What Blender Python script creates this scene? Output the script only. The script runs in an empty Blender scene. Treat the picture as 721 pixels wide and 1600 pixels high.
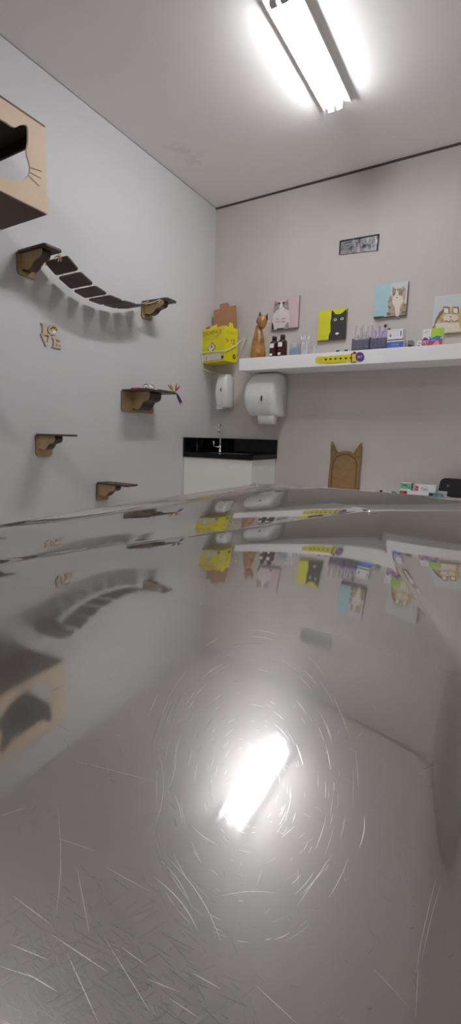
import bpy, bmesh, math, random
import numpy as np
from mathutils import Vector, Matrix
random.seed(7)
sc = bpy.context.scene
COL = sc.collection
PI = math.pi

# ------------------------------------------------------------------ camera
F = 721.4
yw, pt, rl = [math.radians(a) for a in (30.68, 9.245, 1.623)]
fw = np.array([-math.sin(yw)*math.cos(pt), math.cos(yw)*math.cos(pt), -math.sin(pt)])
rt = np.array([math.cos(yw), math.sin(yw), 0.0]); up = np.cross(rt, fw)
RT = rt*math.cos(rl)+up*math.sin(rl); UP = -rt*math.sin(rl)+up*math.cos(rl); FW = fw
CAM = np.array([1.969, -2.999, 1.10]); H = 2.70
def ray(x, y):
    v = FW*F+RT*(x-360.5)-UP*(y-800); return v/np.linalg.norm(v)
def at(x, y, ax, val):                      # where a sight line meets the plane axis = val
    r = ray(x, y); return Vector(CAM+r*(val-CAM[ax])/r[ax])
def proj(p):
    d = np.array(p, float)-CAM; return 360.5+F*(d@RT)/(d@FW), 800-F*(d@UP)/(d@FW)
cd = bpy.data.cameras.new('camera'); cam = bpy.data.objects.new('camera', cd); COL.objects.link(cam)
M = Matrix((( RT[0], UP[0], -FW[0]), (RT[1], UP[1], -FW[1]), (RT[2], UP[2], -FW[2])))
cam.matrix_world = Matrix.Translation(Vector(CAM)) @ M.to_4x4()
cd.sensor_fit = 'VERTICAL'; cd.sensor_height = 36; cd.lens = 36*F/1600; cd.clip_start = .01
sc.camera = cam
sc.view_settings.view_transform = 'Standard'; sc.view_settings.look = 'None'
sc.view_settings.exposure = 0; sc.view_settings.gamma = 1.12

# ------------------------------------------------------------------ materials
def lin(c):
    c = c/255
    return c/12.92 if c <= .04045 else ((c+.055)/1.055)**2.4
MATS = {}
def mat(name, rgb, rough=.6, metal=0, var=0, scale=8, bump=0, bscale=60, emit=0, trans=0, alpha=1, rgb2=None, spec=.5):
    if name in MATS: return MATS[name]
    m = bpy.data.materials.new(name); m.use_nodes = True; n = m.node_tree.nodes; l = m.node_tree.links
    b = n['Principled BSDF']; c = [lin(v) for v in rgb]+[1]
    b.inputs['Base Color'].default_value = c; b.inputs['Roughness'].default_value = rough
    b.inputs['Metallic'].default_value = metal; b.inputs['Specular IOR Level'].default_value = spec
    if emit:
        b.inputs['Emission Color'].default_value = c; b.inputs['Emission Strength'].default_value = emit
    b.inputs['Transmission Weight'].default_value = trans; b.inputs['Alpha'].default_value = alpha
    tc = n.new('ShaderNodeTexCoord')
    ns = n.new('ShaderNodeTexNoise'); ns.inputs['Scale'].default_value = scale; ns.inputs['Detail'].default_value = 5
    l.new(tc.outputs['Object'], ns.inputs['Vector'])
    rp = n.new('ShaderNodeValToRGB'); rp.color_ramp.elements[0].position = .3; rp.color_ramp.elements[1].position = .7
    c2 = [lin(v) for v in rgb2]+[1] if rgb2 else [v*(1+var) for v in c[:3]]+[1]
    c1 = c if rgb2 else [v*(1-var) for v in c[:3]]+[1]
    rp.color_ramp.elements[0].color = c1; rp.color_ramp.elements[1].color = c2
    l.new(ns.outputs['Fac'], rp.inputs['Fac'])
    if var or rgb2: l.new(rp.outputs['Color'], b.inputs['Base Color'])
    if bump:
        n2 = n.new('ShaderNodeTexNoise'); n2.inputs['Scale'].default_value = bscale; n2.inputs['Detail'].default_value = 4
        l.new(tc.outputs['Object'], n2.inputs['Vector'])
        bp = n.new('ShaderNodeBump'); bp.inputs['Strength'].default_value = bump; bp.inputs['Distance'].default_value = .004
        l.new(n2.outputs['Fac'], bp.inputs['Height']); l.new(bp.outputs['Normal'], b.inputs['Normal'])
    MATS[name] = m
    return m
mWallL = mat('paint_left', (205,204,204), .55, var=.015, scale=2.5, bump=.12, bscale=35)
mWallB = mat('cement_wall', (189,182,175), .6, rgb2=(203,196,189), scale=2.2, bump=.12, bscale=25)
mCeil = mat('ceiling_paint', (246,243,240), .8, var=.02, scale=1.5)
mFloor = mat('floor_tile', (205,200,195), .3, var=.05)
mWhite = mat('white_laminate', (246,246,245), .35, var=.01)
mCab = mat('cabinet_white', (244,246,238), .4, var=.01)
mDoorW = mat('door_white', (215,213,210), .4, var=.01)
mPlast = mat('dispenser_plastic', (226,226,224), .22, var=.01)
mDarkW = mat('dark_wood', (70,52,44), .5, rgb2=(52,37,31), scale=30)
mTan = mat('mdf_tan', (176,146,102), .6, rgb2=(150,122,82), scale=18)
mTanL = mat('mdf_box_face', (205,180,148), .6, var=.03, scale=20)
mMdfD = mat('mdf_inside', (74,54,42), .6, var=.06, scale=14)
mInsideShade = mat('box_inside_unlit', (38,26,20), .8, var=.05)  # brown board darkened to paint in the unlit interior of the cat house
mEdge = mat('burnt_edge', (66,48,36), .7, var=.05)
mLove = mat('letter_wood', (205,180,140), .6, var=.06, scale=60)
mBlack = mat('black_ink', (22,20,24), .5, var=.05)
mGran = mat('black_granite', (5,4,6), .07, var=.2, scale=200, spec=.2)
mChrome = mat('chrome', (215,215,218), .08, 1, var=.01)
mYel = mat('yellow_card', (222,208,4), .45, var=.02)
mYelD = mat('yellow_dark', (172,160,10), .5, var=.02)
mBrownC = mat('brown_card', (158,110,78), .8, var=.04, scale=40)
mInkW = mat('white_ink', (232,232,232), .5, var=.01)
mGrayLab = mat('gray_label', (205,205,200), .5, var=.02)
mWire = mat('white_wire', (225,225,220), .4, var=.01)
mFig = mat('carved_wood', (186,132,66), .35, rgb2=(120,74,30), scale=22)
mFigD = mat('figurine_ear', (50,32,28), .4, var=.05)
mBott = mat('amber_plastic', (52,18,22), .15, var=.05)
mGlass = mat('clear_glass', (240,244,248), .05, trans=.85, alpha=.55)
mFrost = mat('clear_plastic', (214,212,228), .12, trans=.6, alpha=.6)
mTray = mat('smoky_plastic', (118,118,142), .12, trans=.4, alpha=.7, var=.2, scale=40)
mBlue = mat('blue_plastic', (80,130,190), .3, var=.04)
mLilac = mat('lilac_plastic', (196,180,215), .25, trans=.3, alpha=.75, var=.02)
mBoxB = mat('blue_print', (52,84,176), .4, var=.02)
mRedD = mat('dark_red', (120,28,34), .3, var=.03)
mPurple = mat('purple_print', (84,42,124), .4, var=.02)
mGreenB = mat('lime_print', (160,205,40), .4, var=.02)
mMag = mat('magenta_print', (158,44,104), .4, var=.03)
mOrange = mat('orange_print', (228,140,120), .4, var=.03)
mCyan = mat('sky_print', (40,110,180), .4, var=.03)
mPinkBg = mat('pink_canvas', (205,180,184), .6, var=.02)
mYelBg = mat('yellow_canvas', (208,208,22), .6, var=.02)
mCyBg = mat('aqua_canvas', (160,198,204), .6, var=.02)
mGrBg = mat('gray_canvas', (200,206,206), .6, var=.03)
mCanE = mat('canvas_edge', (120,100,98), .7, var=.03)
mCatB = mat('black_cat', (20,20,18), .6, rgb2=(34,32,30), scale=60)
mEye = mat('cat_eye', (200,205,170), .4, var=.02)
mFurG = mat('grey_fur', (120,100,100), .7, rgb2=(176,160,160), scale=50)
mFurW = mat('white_fur', (222,206,206), .7, var=.04, scale=50)
mFurT = mat('tabby_fur', (128,104,78), .7, rgb2=(196,180,158), scale=60)
mFurC = mat('cream_fur', (226,216,200), .7, var=.05, scale=50)
mFurGo = mat('golden_fur', (176,146,92), .7, rgb2=(212,192,140), scale=45)
mFurBr = mat('brown_fur', (118,82,48), .7, rgb2=(150,112,70), scale=50)
mRope = mat('jute_cord', (196,170,128), .8, var=.08, scale=200)
mGreen = mat('mint_print', (110,190,140), .45, var=.03)
mGreenD = mat('green_dark', (30,70,48), .45, var=.03)
mRedP = mat('red_print', (176,60,60), .45, var=.04)
mTeal = mat('teal_print', (50,130,155), .4, var=.03)
mScreen = mat('black_shell', (14,14,17), .35, var=.1)
mTube = mat('lamp_tube', (250,250,254), .3, emit=71)
mLampW = mat('lamp_enamel', (225,222,225), .35, var=.01)
mSock = mat('lamp_socket', (190,180,185), .5, var=.02)
mPlastK = mat('black_film', (16,16,20), .25, rgb2=(158,158,162), scale=30, bump=.8, bscale=60)
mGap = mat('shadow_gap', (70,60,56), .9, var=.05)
mGapL = mat('joint_line', (150,146,146), .9, var=.03)
mFeY = mat('yellow_feather', (214,214,60), .8, var=.1); mFeP = mat('pink_feather', (210,80,100), .8, var=.1); mFeV = mat('purple_feather', (110,50,150), .8, var=.1)

# ------------------------------------------------------------------ helpers
def tag(o, label=None, cat=None, group=None, kind=None):
    for k, v in (('label', label), ('category', cat), ('group', group), ('kind', kind)):
        if v: o[k] = v
    return o
def empty(name, loc, label, cat, group=None):
    o = bpy.data.objects.new(name, None); o.empty_display_size = .05; COL.objects.link(o)
    o.location = loc; tag(o, label, cat, group); return o
def link(name, me, parent=None):
    o = bpy.data.objects.new(name, me); COL.objects.link(o)
    if parent:
        o.parent = parent
        w = Vector((0,0,0)); p = parent
        while p: w += Vector(p.location); p = p.parent
        o.location = -w            # every mesh is written in room coordinates
    return o
class MB:
    def __init__(s): s.bm = bmesh.new(); s.mats = []
    def mi(s, m):
        if m not in s.mats: s.mats.append(m)
        return s.mats.index(m)
    def face(s, vs, m, smooth=False):
        try: f = s.bm.faces.new(vs)
        except ValueError: return
        f.material_index = s.mi(m); f.smooth = smooth; return f
    def poly(s, pts, m): return s.face([s.bm.verts.new(p) for p in pts], m)
    def box(s, a, b, m, frame=None, bev=0):
        a, b = Vector(a), Vector(b); t = bmesh.new()
        r = bmesh.ops.create_cube(t, size=1)
        for v in t.verts: v.co = Vector([(a[i]+b[i])/2+v.co[i]*(b[i]-a[i]) for i in range(3)])
        if bev: bmesh.ops.bevel(t, geom=t.edges[:], offset=bev, segments=2, affect='EDGES', profile=.5)
        s.merge(t, m, frame); return s
    def merge(s, t, m, frame=None, smooth=False):
        i = s.mi(m); mp = {}
        for v in t.verts: mp[v] = s.bm.verts.new(frame @ v.co if frame else v.co)
        for f in t.faces:
            g = s.bm.faces.new([mp[v] for v in f.verts]); g.material_index = i; g.smooth = smooth
        t.free()
    def prism(s, pts, dirv, m, mside=None, smooth=False):     # pts 3D planar outline, extruded along dirv
        d = Vector(dirv); A = [s.bm.verts.new(p) for p in pts]; B = [s.bm.verts.new(Vector(p)+d) for p in pts]
        s.face(A, m); s.face(B[::-1], m); n = len(pts)
        for i in range(n): s.face([A[i], B[i], B[(i+1)%n], A[(i+1)%n]], mside or m, smooth)
        return s
    def loft(s, rings, m, caps=True, smooth=True, closed=False):
        R = [[s.bm.verts.new(p) for p in r] for r in rings]; n = len(R[0])
        for a, b in zip(R[:-1], R[1:]):
            for i in range(n): s.face([a[i], a[(i+1)%n], b[(i+1)%n], b[i]], m, smooth)
        if caps: s.face(R[0][::-1], m, False); s.face(R[-1], m, False)
        return s
    def tube(s, pts, r, m, seg=10, closed=False):
        pts = [Vector(p) for p in pts]; rings = []; ref = None
        for i, p in enumerate(pts):
            t = (pts[min(i+1, len(pts)-1)]-pts[max(i-1, 0)]).normalized()
            if ref is None: ref = t.orthogonal().normalized()
            u = (ref-t*ref.dot(t)).normalized(); ref = u; w = t.cross(u)
            rr = r[i] if isinstance(r, (list, tuple)) else r
            rings.append([p+(u*math.cos(2*PI*k/seg)+w*math.sin(2*PI*k/seg))*rr for k in range(seg)])
        return s.loft(rings, m)
    def lathe(s, c, prof, m, seg=24):                          # prof: (radius, z) above c
        c = Vector(c)
        return s.loft([[c+Vector((r*math.cos(2*PI*k/seg), r*math.sin(2*PI*k/seg), z)) for k in range(seg)] for r, z in prof], m)
    def build(s, name, parent=None, flip=True):
        bmesh.ops.recalc_face_normals(s.bm, faces=s.bm.faces[:]) if flip else None
        me = bpy.data.meshes.new(name); s.bm.to_mesh(me); s.bm.free()
        for m in s.mats: me.materials.append(m)
        return link(name, me, parent)
def text_tris(txt):
    cu = bpy.data.curves.new('t', 'FONT'); cu.body = txt; cu.resolution_u = 3
    o = bpy.data.objects.new('t', cu); COL.objects.link(o); bpy.context.view_layer.update()
    me = bpy.data.meshes.new_from_object(o.evaluated_get(bpy.context.evaluated_depsgraph_get()))
    vs = [v.co.copy() for v in me.vertices]; fs = [list(p.vertices) for p in me.polygons]
    bpy.data.objects.remove(o); bpy.data.curves.remove(cu); bpy.data.meshes.remove(me)
    x0 = min(v.x for v in vs); x1 = max(v.x for v in vs); y0 = min(v.y for v in vs); y1 = max(v.y for v in vs)
    return [((v.x-x0)/(x1-x0), (v.y-y0)/(y1-y0)) for v in vs], fs
class Art:      # flat print lying on a surface: o origin (lower left), ux, uy full width / height vectors, n outward normal
    def __init__(s, o, ux, uy, n): s.o, s.ux, s.uy, s.n = Vector(o), Vector(ux), Vector(uy), Vector(n).normalized(); s.mb = MB(); s.k = 1
    def P(s, x, y): return s.o+s.ux*x+s.uy*y+s.n*(s.k*.00025)
    def poly(s, pts, m): s.mb.poly([s.P(*p) for p in pts], m); s.k += 1; return s
    def rect(s, x0, y0, x1, y1, m): return s.poly([(x0,y0),(x1,y0),(x1,y1),(x0,y1)], m)
    def ell(s, x, y, rx, ry, m, n=20): return s.poly([(x+rx*math.cos(2*PI*i/n), y+ry*math.sin(2*PI*i/n)) for i in range(n)], m)
    def line(s, pts, w, m):
        for (a, b), (c, d) in zip(pts[:-1], pts[1:]):
            L = math.hypot(c-a, d-b) or 1; px, py = -(d-b)/L*w/2, (c-a)/L*w/2
            s.mb.poly([s.P(a+px, b+py), s.P(a-px, b-py), s.P(c-px, d-py), s.P(c+px, d+py)], m)
        s.k += 1; return s
    def text(s, t, x0, y0, x1, y1, m):
        vs, fs = text_tris(t); V = [s.mb.bm.verts.new(s.P(x0+(x1-x0)*a, y0+(y1-y0)*b)) for a, b in vs]
        for f in fs: s.mb.face([V[i] for i in f], m)
        s.k += 1; return s
    def build(s, name, parent): return s.mb.build(name, parent, flip=False)
def smooth_pts(pts, n=6, closed=False):
    P = [Vector(p) for p in pts]; out = []; N = len(P)
    rng = range(N if closed else N-1)
    for i in rng:
        a = P[(i-1)%N] if closed or i > 0 else P[0]; b = P[i]; c = P[(i+1)%N]; d = P[(i+2)%N] if closed or i+2 < N else P[-1]
        for k in range(n):
            t = k/n; out.append(.5*((2*b)+(c-a)*t+(2*a-5*b+4*c-d)*t*t+(3*b-a-3*c+d)*t**3))
    if not closed: out.append(P[-1])
    return out
def rrect(x0, y0, x1, y1, r, n=5):
    o = []
    for cx, cy, a0 in ((x1-r, y0+r, -PI/2), (x1-r, y1-r, 0), (x0+r, y1-r, PI/2), (x0+r, y0+r, PI)):
        for k in range(n+1): a = a0+PI/2*k/n; o.append((cx+r*math.cos(a), cy+r*math.sin(a)))
    return o

# ------------------------------------------------------------------ room shell
RX, RY = 3.3, -4.4
def slab(name, a, b, m): return tag(MB().box(a, b, m).build(name), kind='structure')
slab('floor', (-.1, RY-.1, -.1), (RX+.1, .1, 0), mFloor)
ceil = slab('ceiling', (-.1, RY-.1, H), (RX+.1, .1, H+.1), mCeil)
slab('wall_left', (-.1, RY, 0), (0, 0, H), mWallL)
slab('wall_back', (-.1, 0, 0), (RX+.1, .1, H), mWallB)
slab('wall_right', (RX, RY, 0), (RX+.1, 0, H), mWallL)
slab('wall_front', (-.1, RY-.1, 0), (RX+.1, RY, H), mWallB)
slab('joint_shade_1', (0, -.006, H-.011), (RX, 0, H), mGap)  # dark strip standing in for the shadow along the back ceiling joint
slab('joint_shade_2', (0, RY, H-.004), (.003, -.006, H), mGapL)  # paler strip painting the fainter shade of the left ceiling joint
slab('baseboard_left', (0, RY, 0), (.012, -.36, .07), mWhite)
slab('baseboard_back', (.57, -.012, 0), (RX, 0, .07), mWhite)
d = MB(); d.box((1.9, RY, 0), (2.75, RY+.035, 2.1), mDoorW, bev=.004)
tag(d.build('door_1'), kind='structure')
# faint damp mark in the ceiling paint
nt = mCeil.node_tree; N = nt.nodes; L = nt.links; b = N['Principled BSDF']
tc = N.new('ShaderNodeTexCoord'); mp = N.new('ShaderNodeMapping'); mp.vector_type = 'POINT'
mp.inputs['Location'].default_value = (-.20, .63, -H); L.new(tc.outputs['Object'], mp.inputs['Vector'])
sca = N.new('ShaderNodeVectorMath'); sca.operation = 'MULTIPLY'; sca.inputs[1].default_value = (9, 5, 1); L.new(mp.outputs[0], sca.inputs[0])
ln = N.new('ShaderNodeVectorMath'); ln.operation = 'LENGTH'; L.new(sca.outputs[0], ln.inputs[0])
nz = N.new('ShaderNodeTexNoise'); nz.inputs['Scale'].default_value = 16; L.new(tc.outputs['Object'], nz.inputs['Vector'])
ad = N.new('ShaderNodeMath'); ad.operation = 'MULTIPLY_ADD'; ad.inputs[1].default_value = 2.6; L.new(nz.outputs['Fac'], ad.inputs[0]); L.new(ln.outputs['Value'], ad.inputs[2])
mr = N.new('ShaderNodeMapRange'); mr.inputs[1].default_value = 1.3; mr.inputs[2].default_value = 2.0; mr.inputs[3].default_value = .87; mr.inputs[4].default_value = 1; L.new(ad.outputs[0], mr.inputs[0])
mul = N.new('ShaderNodeMix'); mul.data_type = 'RGBA'; mul.blend_type = 'MULTIPLY'; mul.inputs[0].default_value = 1
src = b.inputs['Base Color'].links[0].from_socket; L.new(src, mul.inputs[6]); L.new(mr.outputs[0], mul.inputs[7]); L.new(mul.outputs[2], b.inputs['Base Color'])

# ------------------------------------------------------------------ ceiling lamps
def lamp(y0, y1, label):
    x = 1.085
    t = empty('ceiling_lamp', (x, (y0+y1)/2, H), label, 'lamp', 'twin tube ceiling lamps')
    m = MB(); m.box((x-.066, y0-.06, H-.012), (x+.066, y1+.03, H), mLampW, bev=.002)
    for s in (-1, 1): m.box((x+s*.066-.002, y0-.06, H-.02), (x+s*.066+.002, y1+.03, H), mLampW)
    m.build('tray', t)
    for s in (-1, 1):
        m = MB(); a, bb = y0+.02, y1-.008; r = .0145; px = x+s*.021
        rings = []
        for yy, q in [(a, .6), (a+.004, 1)]+[(bb-.006, 1), (bb-.002, .8), (bb, .45)]:
            rings.append([(px+r*q*math.cos(2*PI*k/16), yy, H-.036+r*q*math.sin(2*PI*k/16)) for k in range(16)])
        m.loft(rings, mTube); m.build('tube', t)
        for yy in (y0-.012, y1-.004):
            MB().box((px-.014, yy, H-.054), (px+.014, yy+.024 if yy < y0 else yy+.010, H-.012), mSock, bev=.003).build('socket', t)
    return t
lamp(-1.27, -.635, 'white twin tube ceiling lamp glowing above the table')
lamp(-3.25, -2.62, 'white twin tube ceiling lamp behind the camera')

# ------------------------------------------------------------------ stainless table
cA = [0.0121,-0.0293,-0.0128,-0.1319,-0.2337,-0.0283,0.0477,-0.5167,0.2949,0.0769]
cB = [-0.0301,-0.2136,0.0455,-0.2565,0.1602,0.0176]
cD = [-0.0074,0.1231,0.0803,0.0658,-0.1717,-0.0764]
cC = [-0.0473,-0.2145,0.1088,-0.1223,0.2351,-0.0303]
TT = [(1,0),(0,1),(2,0),(1,1),(0,2),(3,0),(2,1),(1,2),(0,3)]
def fp(c, x, y):
    u = np.clip(x-1.9, -.45, .12); v = np.clip(y+2.85, -.2, 2)
    z = c[0]+0*x
    for k, (a, b2) in zip(c[1:], TT): z = z+k*u**a*v**b2
    return z
NLy = [-3.3,-2.9,-2.7535,-2.6663,-2.5997,-2.46,-2.3727,-2.3019,-2.2804,-2.0]; NLx = [1.42,1.56,1.6215,1.6435,1.6685,1.716,1.7464,1.7817,1.7935,1.93]
NRy = [-3.3,-2.95,-2.903,-2.866,-2.836,-2.79,-2.7446,-2.6783,-2.6334,-2.5684,-2.4688,-2.2804,-2.0]; NRx = [1.985,1.9715,1.9687,1.9655,1.963,1.961,1.9594,1.9347,1.9169,1.8918,1.8577,1.7935,1.70]
FLx = [1.40,1.5275,1.6563,1.7209,1.7716,1.7935,2.0]; FLy = [-2.02,-2.10,-2.1959,-2.2418,-2.2664,-2.2804,-2.40]
FRx = [1.5,1.7935,1.8118,1.9123,2.09]; FRy = [-2.50,-2.2804,-2.267,-2.1800,-2.06]
def ss(d, w): t = np.clip(d/w*.5+.5, 0, 1); return t*t*(3-2*t)
XR, YN, ZR = 2.09, -3.09, 1.003
def surf(x, y, w=.011):
    nl = (x-np.interp(y, NLy, NLx))*.9; nr = (np.interp(y, NRy, NRx)-x)*.94
    fl = (np.interp(x, FLx, FLy)-y)*.87; fr = (np.interp(x, FRx, FRy)-y)*.8
    wA = ss(nl, w)*ss(nr, w*.5); wB = ss(-nl, w)*ss(fl, w*.7); wC = ss(-fl, w*.7)*ss(-fr, w*.5); wD = ss(-nr, w*.5)*ss(fr, w*.5)
    s = wA+wB+wC+wD+1e-9
    a_ = fp(cA,x,y); gd = .04+.96*ss(y+2.80, .16)
    return .98+(wA*a_+wB*fp(cB,x,y)+wC*fp(cC,x,y)+wD*(a_+(fp(cD,x,y)-a_)*gd))/s
EC, EL, EM, ER = at(400,755,2,1.0), at(0,819.5,2,.9945), at(200,786.3,2,.996), at(721,778,2,1.001)
def xl(y): return np.interp(y, [YN-.1, EL.y, EM.y, EC.y, EC.y+.1], [EL.x+.008, EL.x, EM.x, EC.x, EC.x])
def yf(x): return EC.y+(ER.y-EC.y)/(ER.x-EC.x)*(x-EC.x)
def zrim(x, y): return np.where(x > XR-.03, 1.001, np.interp(y, [EL.y, EM.y, EC.y-.03, EC.y], [.9945,.996,.9985,1.0])*(x < EC.x+.03)+(x >= EC.x+.03)*1.0007)
def tabletop():
    nx, ny = 340, 600
    U, V = np.meshgrid(np.linspace(0, 1, nx), np.linspace(0, 1, ny))
    x = 1.5; Y = YN+(EC.y-YN)*V
    X = xl(Y)+(XR-xl(Y))*U; Yv = YN+(yf(X)-YN)*V
    Z = surf(X, Yv)
    # raised rolled rim
    dl = X-xl(Yv); dr = XR-X; df = yf(X)-Yv; dn = Yv-YN
    e = np.minimum(np.minimum(dl, df), dr); e = np.minimum(e, dn); ZR = zrim(X, Yv)
    # softened far corner
    k = 1-np.clip(e/.024, 0, 1); k = k**1.3
    Z = Z*(1-k)+ZR*k
    me = bpy.data.meshes.new('tabletop')
    vs = [(float(a), float(b2), float(c)) for a, b2, c in zip(X.ravel(), Yv.ravel(), Z.ravel())]
    fs = [(j*nx+i, j*nx+i+1, (j+1)*nx+i+1, (j+1)*nx+i) for j in range(ny-1) for i in range(nx-1)]
    # rolled outer skirt
    loop = [i for i in range(nx)]+[j*nx+nx-1 for j in range(1, ny)]+[(ny-1)*nx+i for i in range(nx-2, -1, -1)]+[j*nx for j in range(ny-2, 0, -1)]
    prev = loop; cen = Vector((1.8, -2.6, 0))
    for off, dz in ((.002, -.001), (.0035, -.004), (.003, -.035)):
        cur = []
        for i in loop:
            p = vs[i]; q = Vector((p[0], p[1], 0))
            ox = off if abs(p[0]-XR) < 1e-5 else (-off if p[0]-float(xl(p[1])) < 1e-4 else 0)
            oy = -off if abs(p[1]-YN) < 1e-5 else (off if yf(p[0])-p[1] < 1e-4 else 0)
            cur.append(len(vs)); vs.append((p[0]+ox, p[1]+oy, p[2]+dz))
        n = len(loop)
        fs += [(prev[i], cur[i], cur[(i+1)%n], prev[(i+1)%n]) for i in range(n)]
        prev = cur
    me.from_pydata(vs, [], fs); me.update()
    for p in me.polygons: p.use_smooth = True
    return me
mS = bpy.data.materials.new('stainless_steel'); mS.use_nodes = True
n = mS.node_tree.nodes; l = mS.node_tree.links; b = n['Principled BSDF']
b.inputs['Metallic'].default_value = 1
g = n.new('ShaderNodeTexCoord')
n1 = n.new('ShaderNodeTexNoise'); n1.inputs['Scale'].default_value = 9; n1.inputs['Detail'].default_value = 6; l.new(g.outputs['Object'], n1.inputs['Vector'])
r1 = n.new('ShaderNodeValToRGB'); r1.color_ramp.elements[0].position = .3; r1.color_ramp.elements[1].position = .72
r1.color_ramp.elements[0].color = (.44,.425,.405,1); r1.color_ramp.elements[1].color = (.50,.485,.465,1)
l.new(n1.outputs['Fac'], r1.inputs['Fac'])
n2 = n.new('ShaderNodeTexNoise'); n2.inputs['Scale'].default_value = 60; n2.inputs['Detail'].default_value = 6; l.new(g.outputs['Object'], n2.inputs['Vector'])
r2 = n.new('ShaderNodeMapRange'); r2.inputs[1].default_value = .3; r2.inputs[2].default_value = .75; r2.inputs[3].default_value = .015; r2.inputs[4].default_value = .055
l.new(n2.outputs['Fac'], r2.inputs[0])
sx_ = n.new('ShaderNodeSeparateXYZ'); l.new(g.outputs['Object'], sx_.inputs[0])
wr = n.new('ShaderNodeMapRange'); wr.interpolation_type = 'SMOOTHSTEP'; wr.inputs[1].default_value = -2.86; wr.inputs[2].default_value = -2.55; wr.inputs[3].default_value = 1; wr.inputs[4].default_value = 0
l.new(sx_.outputs['Y'], wr.inputs[0])          # the working end of the table is more worn than the far end
ra = n.new('ShaderNodeMath'); ra.operation = 'MULTIPLY_ADD'; ra.inputs[1].default_value = .018; l.new(wr.outputs[0], ra.inputs[0]); l.new(r2.outputs[0], ra.inputs[2]); l.new(ra.outputs[0], b.inputs['Roughness'])
l.new(r1.outputs['Color'], b.inputs['Base Color'])
# a second, hazier lobe: fine wear of the polish spreads a soft glow
b2 = n.new('ShaderNodeBsdfAnisotropic'); b2.inputs['Roughness'].default_value = .30; l.new(r1.outputs['Color'], b2.inputs['Color'])
mx = n.new('ShaderNodeMixShader'); wm = n.new('ShaderNodeMath'); wm.operation = 'MULTIPLY_ADD'; wm.inputs[1].default_value = .18; wm.inputs[2].default_value = .14; l.new(wr.outputs[0], wm.inputs[0]); l.new(wm.outputs[0], mx.inputs[0])
l.new(b.outputs[0], mx.inputs[1]); l.new(b2.outputs[0], mx.inputs[2])
l.new(mx.outputs[0], n['Material Output'].inputs['Surface'])
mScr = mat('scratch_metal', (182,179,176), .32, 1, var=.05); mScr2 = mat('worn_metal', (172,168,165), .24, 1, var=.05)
table = empty('steel_table', (1.8, -2.6, 0), 'large scratched stainless steel exam table filling the foreground', 'table')
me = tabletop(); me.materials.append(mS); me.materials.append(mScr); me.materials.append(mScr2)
bt = bmesh.new(); bt.from_mesh(me)
def tsurf(px, py):
    z = .99; r = ray(px, py)
    for _ in range(6):
        P = CAM+r*((z-CAM[2])/r[2]); z = float(surf(P[0], P[1]))
    return Vector(P)
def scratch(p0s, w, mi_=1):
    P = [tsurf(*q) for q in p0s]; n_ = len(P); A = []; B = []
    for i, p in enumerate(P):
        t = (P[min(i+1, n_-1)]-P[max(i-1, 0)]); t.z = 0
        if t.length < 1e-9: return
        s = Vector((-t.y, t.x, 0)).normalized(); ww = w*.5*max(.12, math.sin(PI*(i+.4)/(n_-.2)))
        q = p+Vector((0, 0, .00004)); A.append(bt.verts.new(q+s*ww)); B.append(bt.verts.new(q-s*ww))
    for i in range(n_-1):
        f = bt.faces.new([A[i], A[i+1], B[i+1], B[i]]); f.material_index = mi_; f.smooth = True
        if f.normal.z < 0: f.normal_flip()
def pxw(y): return (.115/721)*(1+max(0, (1200-y))/350)      # about one photo pixel at that row
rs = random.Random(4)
for i in range(210):                                            # scratch arcs laid around the lamp's reflection to shape its ring of glints
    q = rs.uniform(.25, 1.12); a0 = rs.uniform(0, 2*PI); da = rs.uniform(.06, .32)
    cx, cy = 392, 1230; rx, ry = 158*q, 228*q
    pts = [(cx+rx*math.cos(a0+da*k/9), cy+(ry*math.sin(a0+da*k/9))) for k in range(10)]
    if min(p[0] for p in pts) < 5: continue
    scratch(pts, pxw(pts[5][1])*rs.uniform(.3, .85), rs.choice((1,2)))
for x0, y0, x1, y1, w, sg in [(90,1260,88,1430,1.2,-6),(165,1355,238,1395,1.3,0),(240,1370,310,1455,2.6,-8),(252,1345,300,1420,1.8,-6),(262,1340,345,1470,2,-10),(250,1180,243,1290,1.5,-9),(275,1160,262,1240,1.4,-5),(272,1240,285,1290,1.6,-3),
    (570,1275,562,1325,3.2,-3),(520,1335,465,1415,1.3,0),(683,1370,650,1520,1.6,2),(690,1380,660,1500,1.2,2),(585,1515,637,1570,1.3,0),(15,1475,75,1500,1.8,0),(80,1460,170,1520,2,0),(105,1490,155,1600,1.8,0),(40,1520,90,1550,2,0),(160,1460,240,1590,1.5,0),
    (120,1190,240,1220,1.2,0),(0,1275,40,1262,1.5,0),(120,1355,140,1460,1.2,0),(190,1480,230,1510,1.5,0),(90,1310,150,1330,1,0),(20,1400,80,1445,1.2,0),(265,1560,310,1590,2,0),(300,1520,345,1545,2,0),(340,1320,300,1290,1.6,-3),(430,1395,345,1400,1.2,4),
    (470,1400,515,1350,1.2,0),(650,1590,655,1500,1.4,0),(400,1540,465,1600,1.3,0),(230,1530,280,1550,1.8,0),(0,1510,60,1530,1.5,0)]:
    L_ = math.hypot(x1-x0, y1-y0); nx_, ny_ = -(y1-y0)/L_, (x1-x0)/L_
    scratch([(x0+(x1-x0)*k/8+nx_*sg*math.sin(PI*k/8), y0+(y1-y0)*k/8+ny_*sg*math.sin(PI*k/8)) for k in range(9)], pxw(y0)*w*.62)
for i in range(300):                                            # worn corner near the lower left
    x = rs.triangular(-10, 420, 40); y = rs.triangular(1330, 1600, 1570); a = rs.choice([.5, .62, .7, 1.25, 2.6])+rs.gauss(0, .12); L_ = rs.uniform(8, 60)
    scratch([(x+math.cos(a)*L_*k/4, min(1640, y+math.sin(a)*L_*k/4)) for k in range(5)], pxw(y)*rs.uniform(.25, .7), 2)
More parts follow.
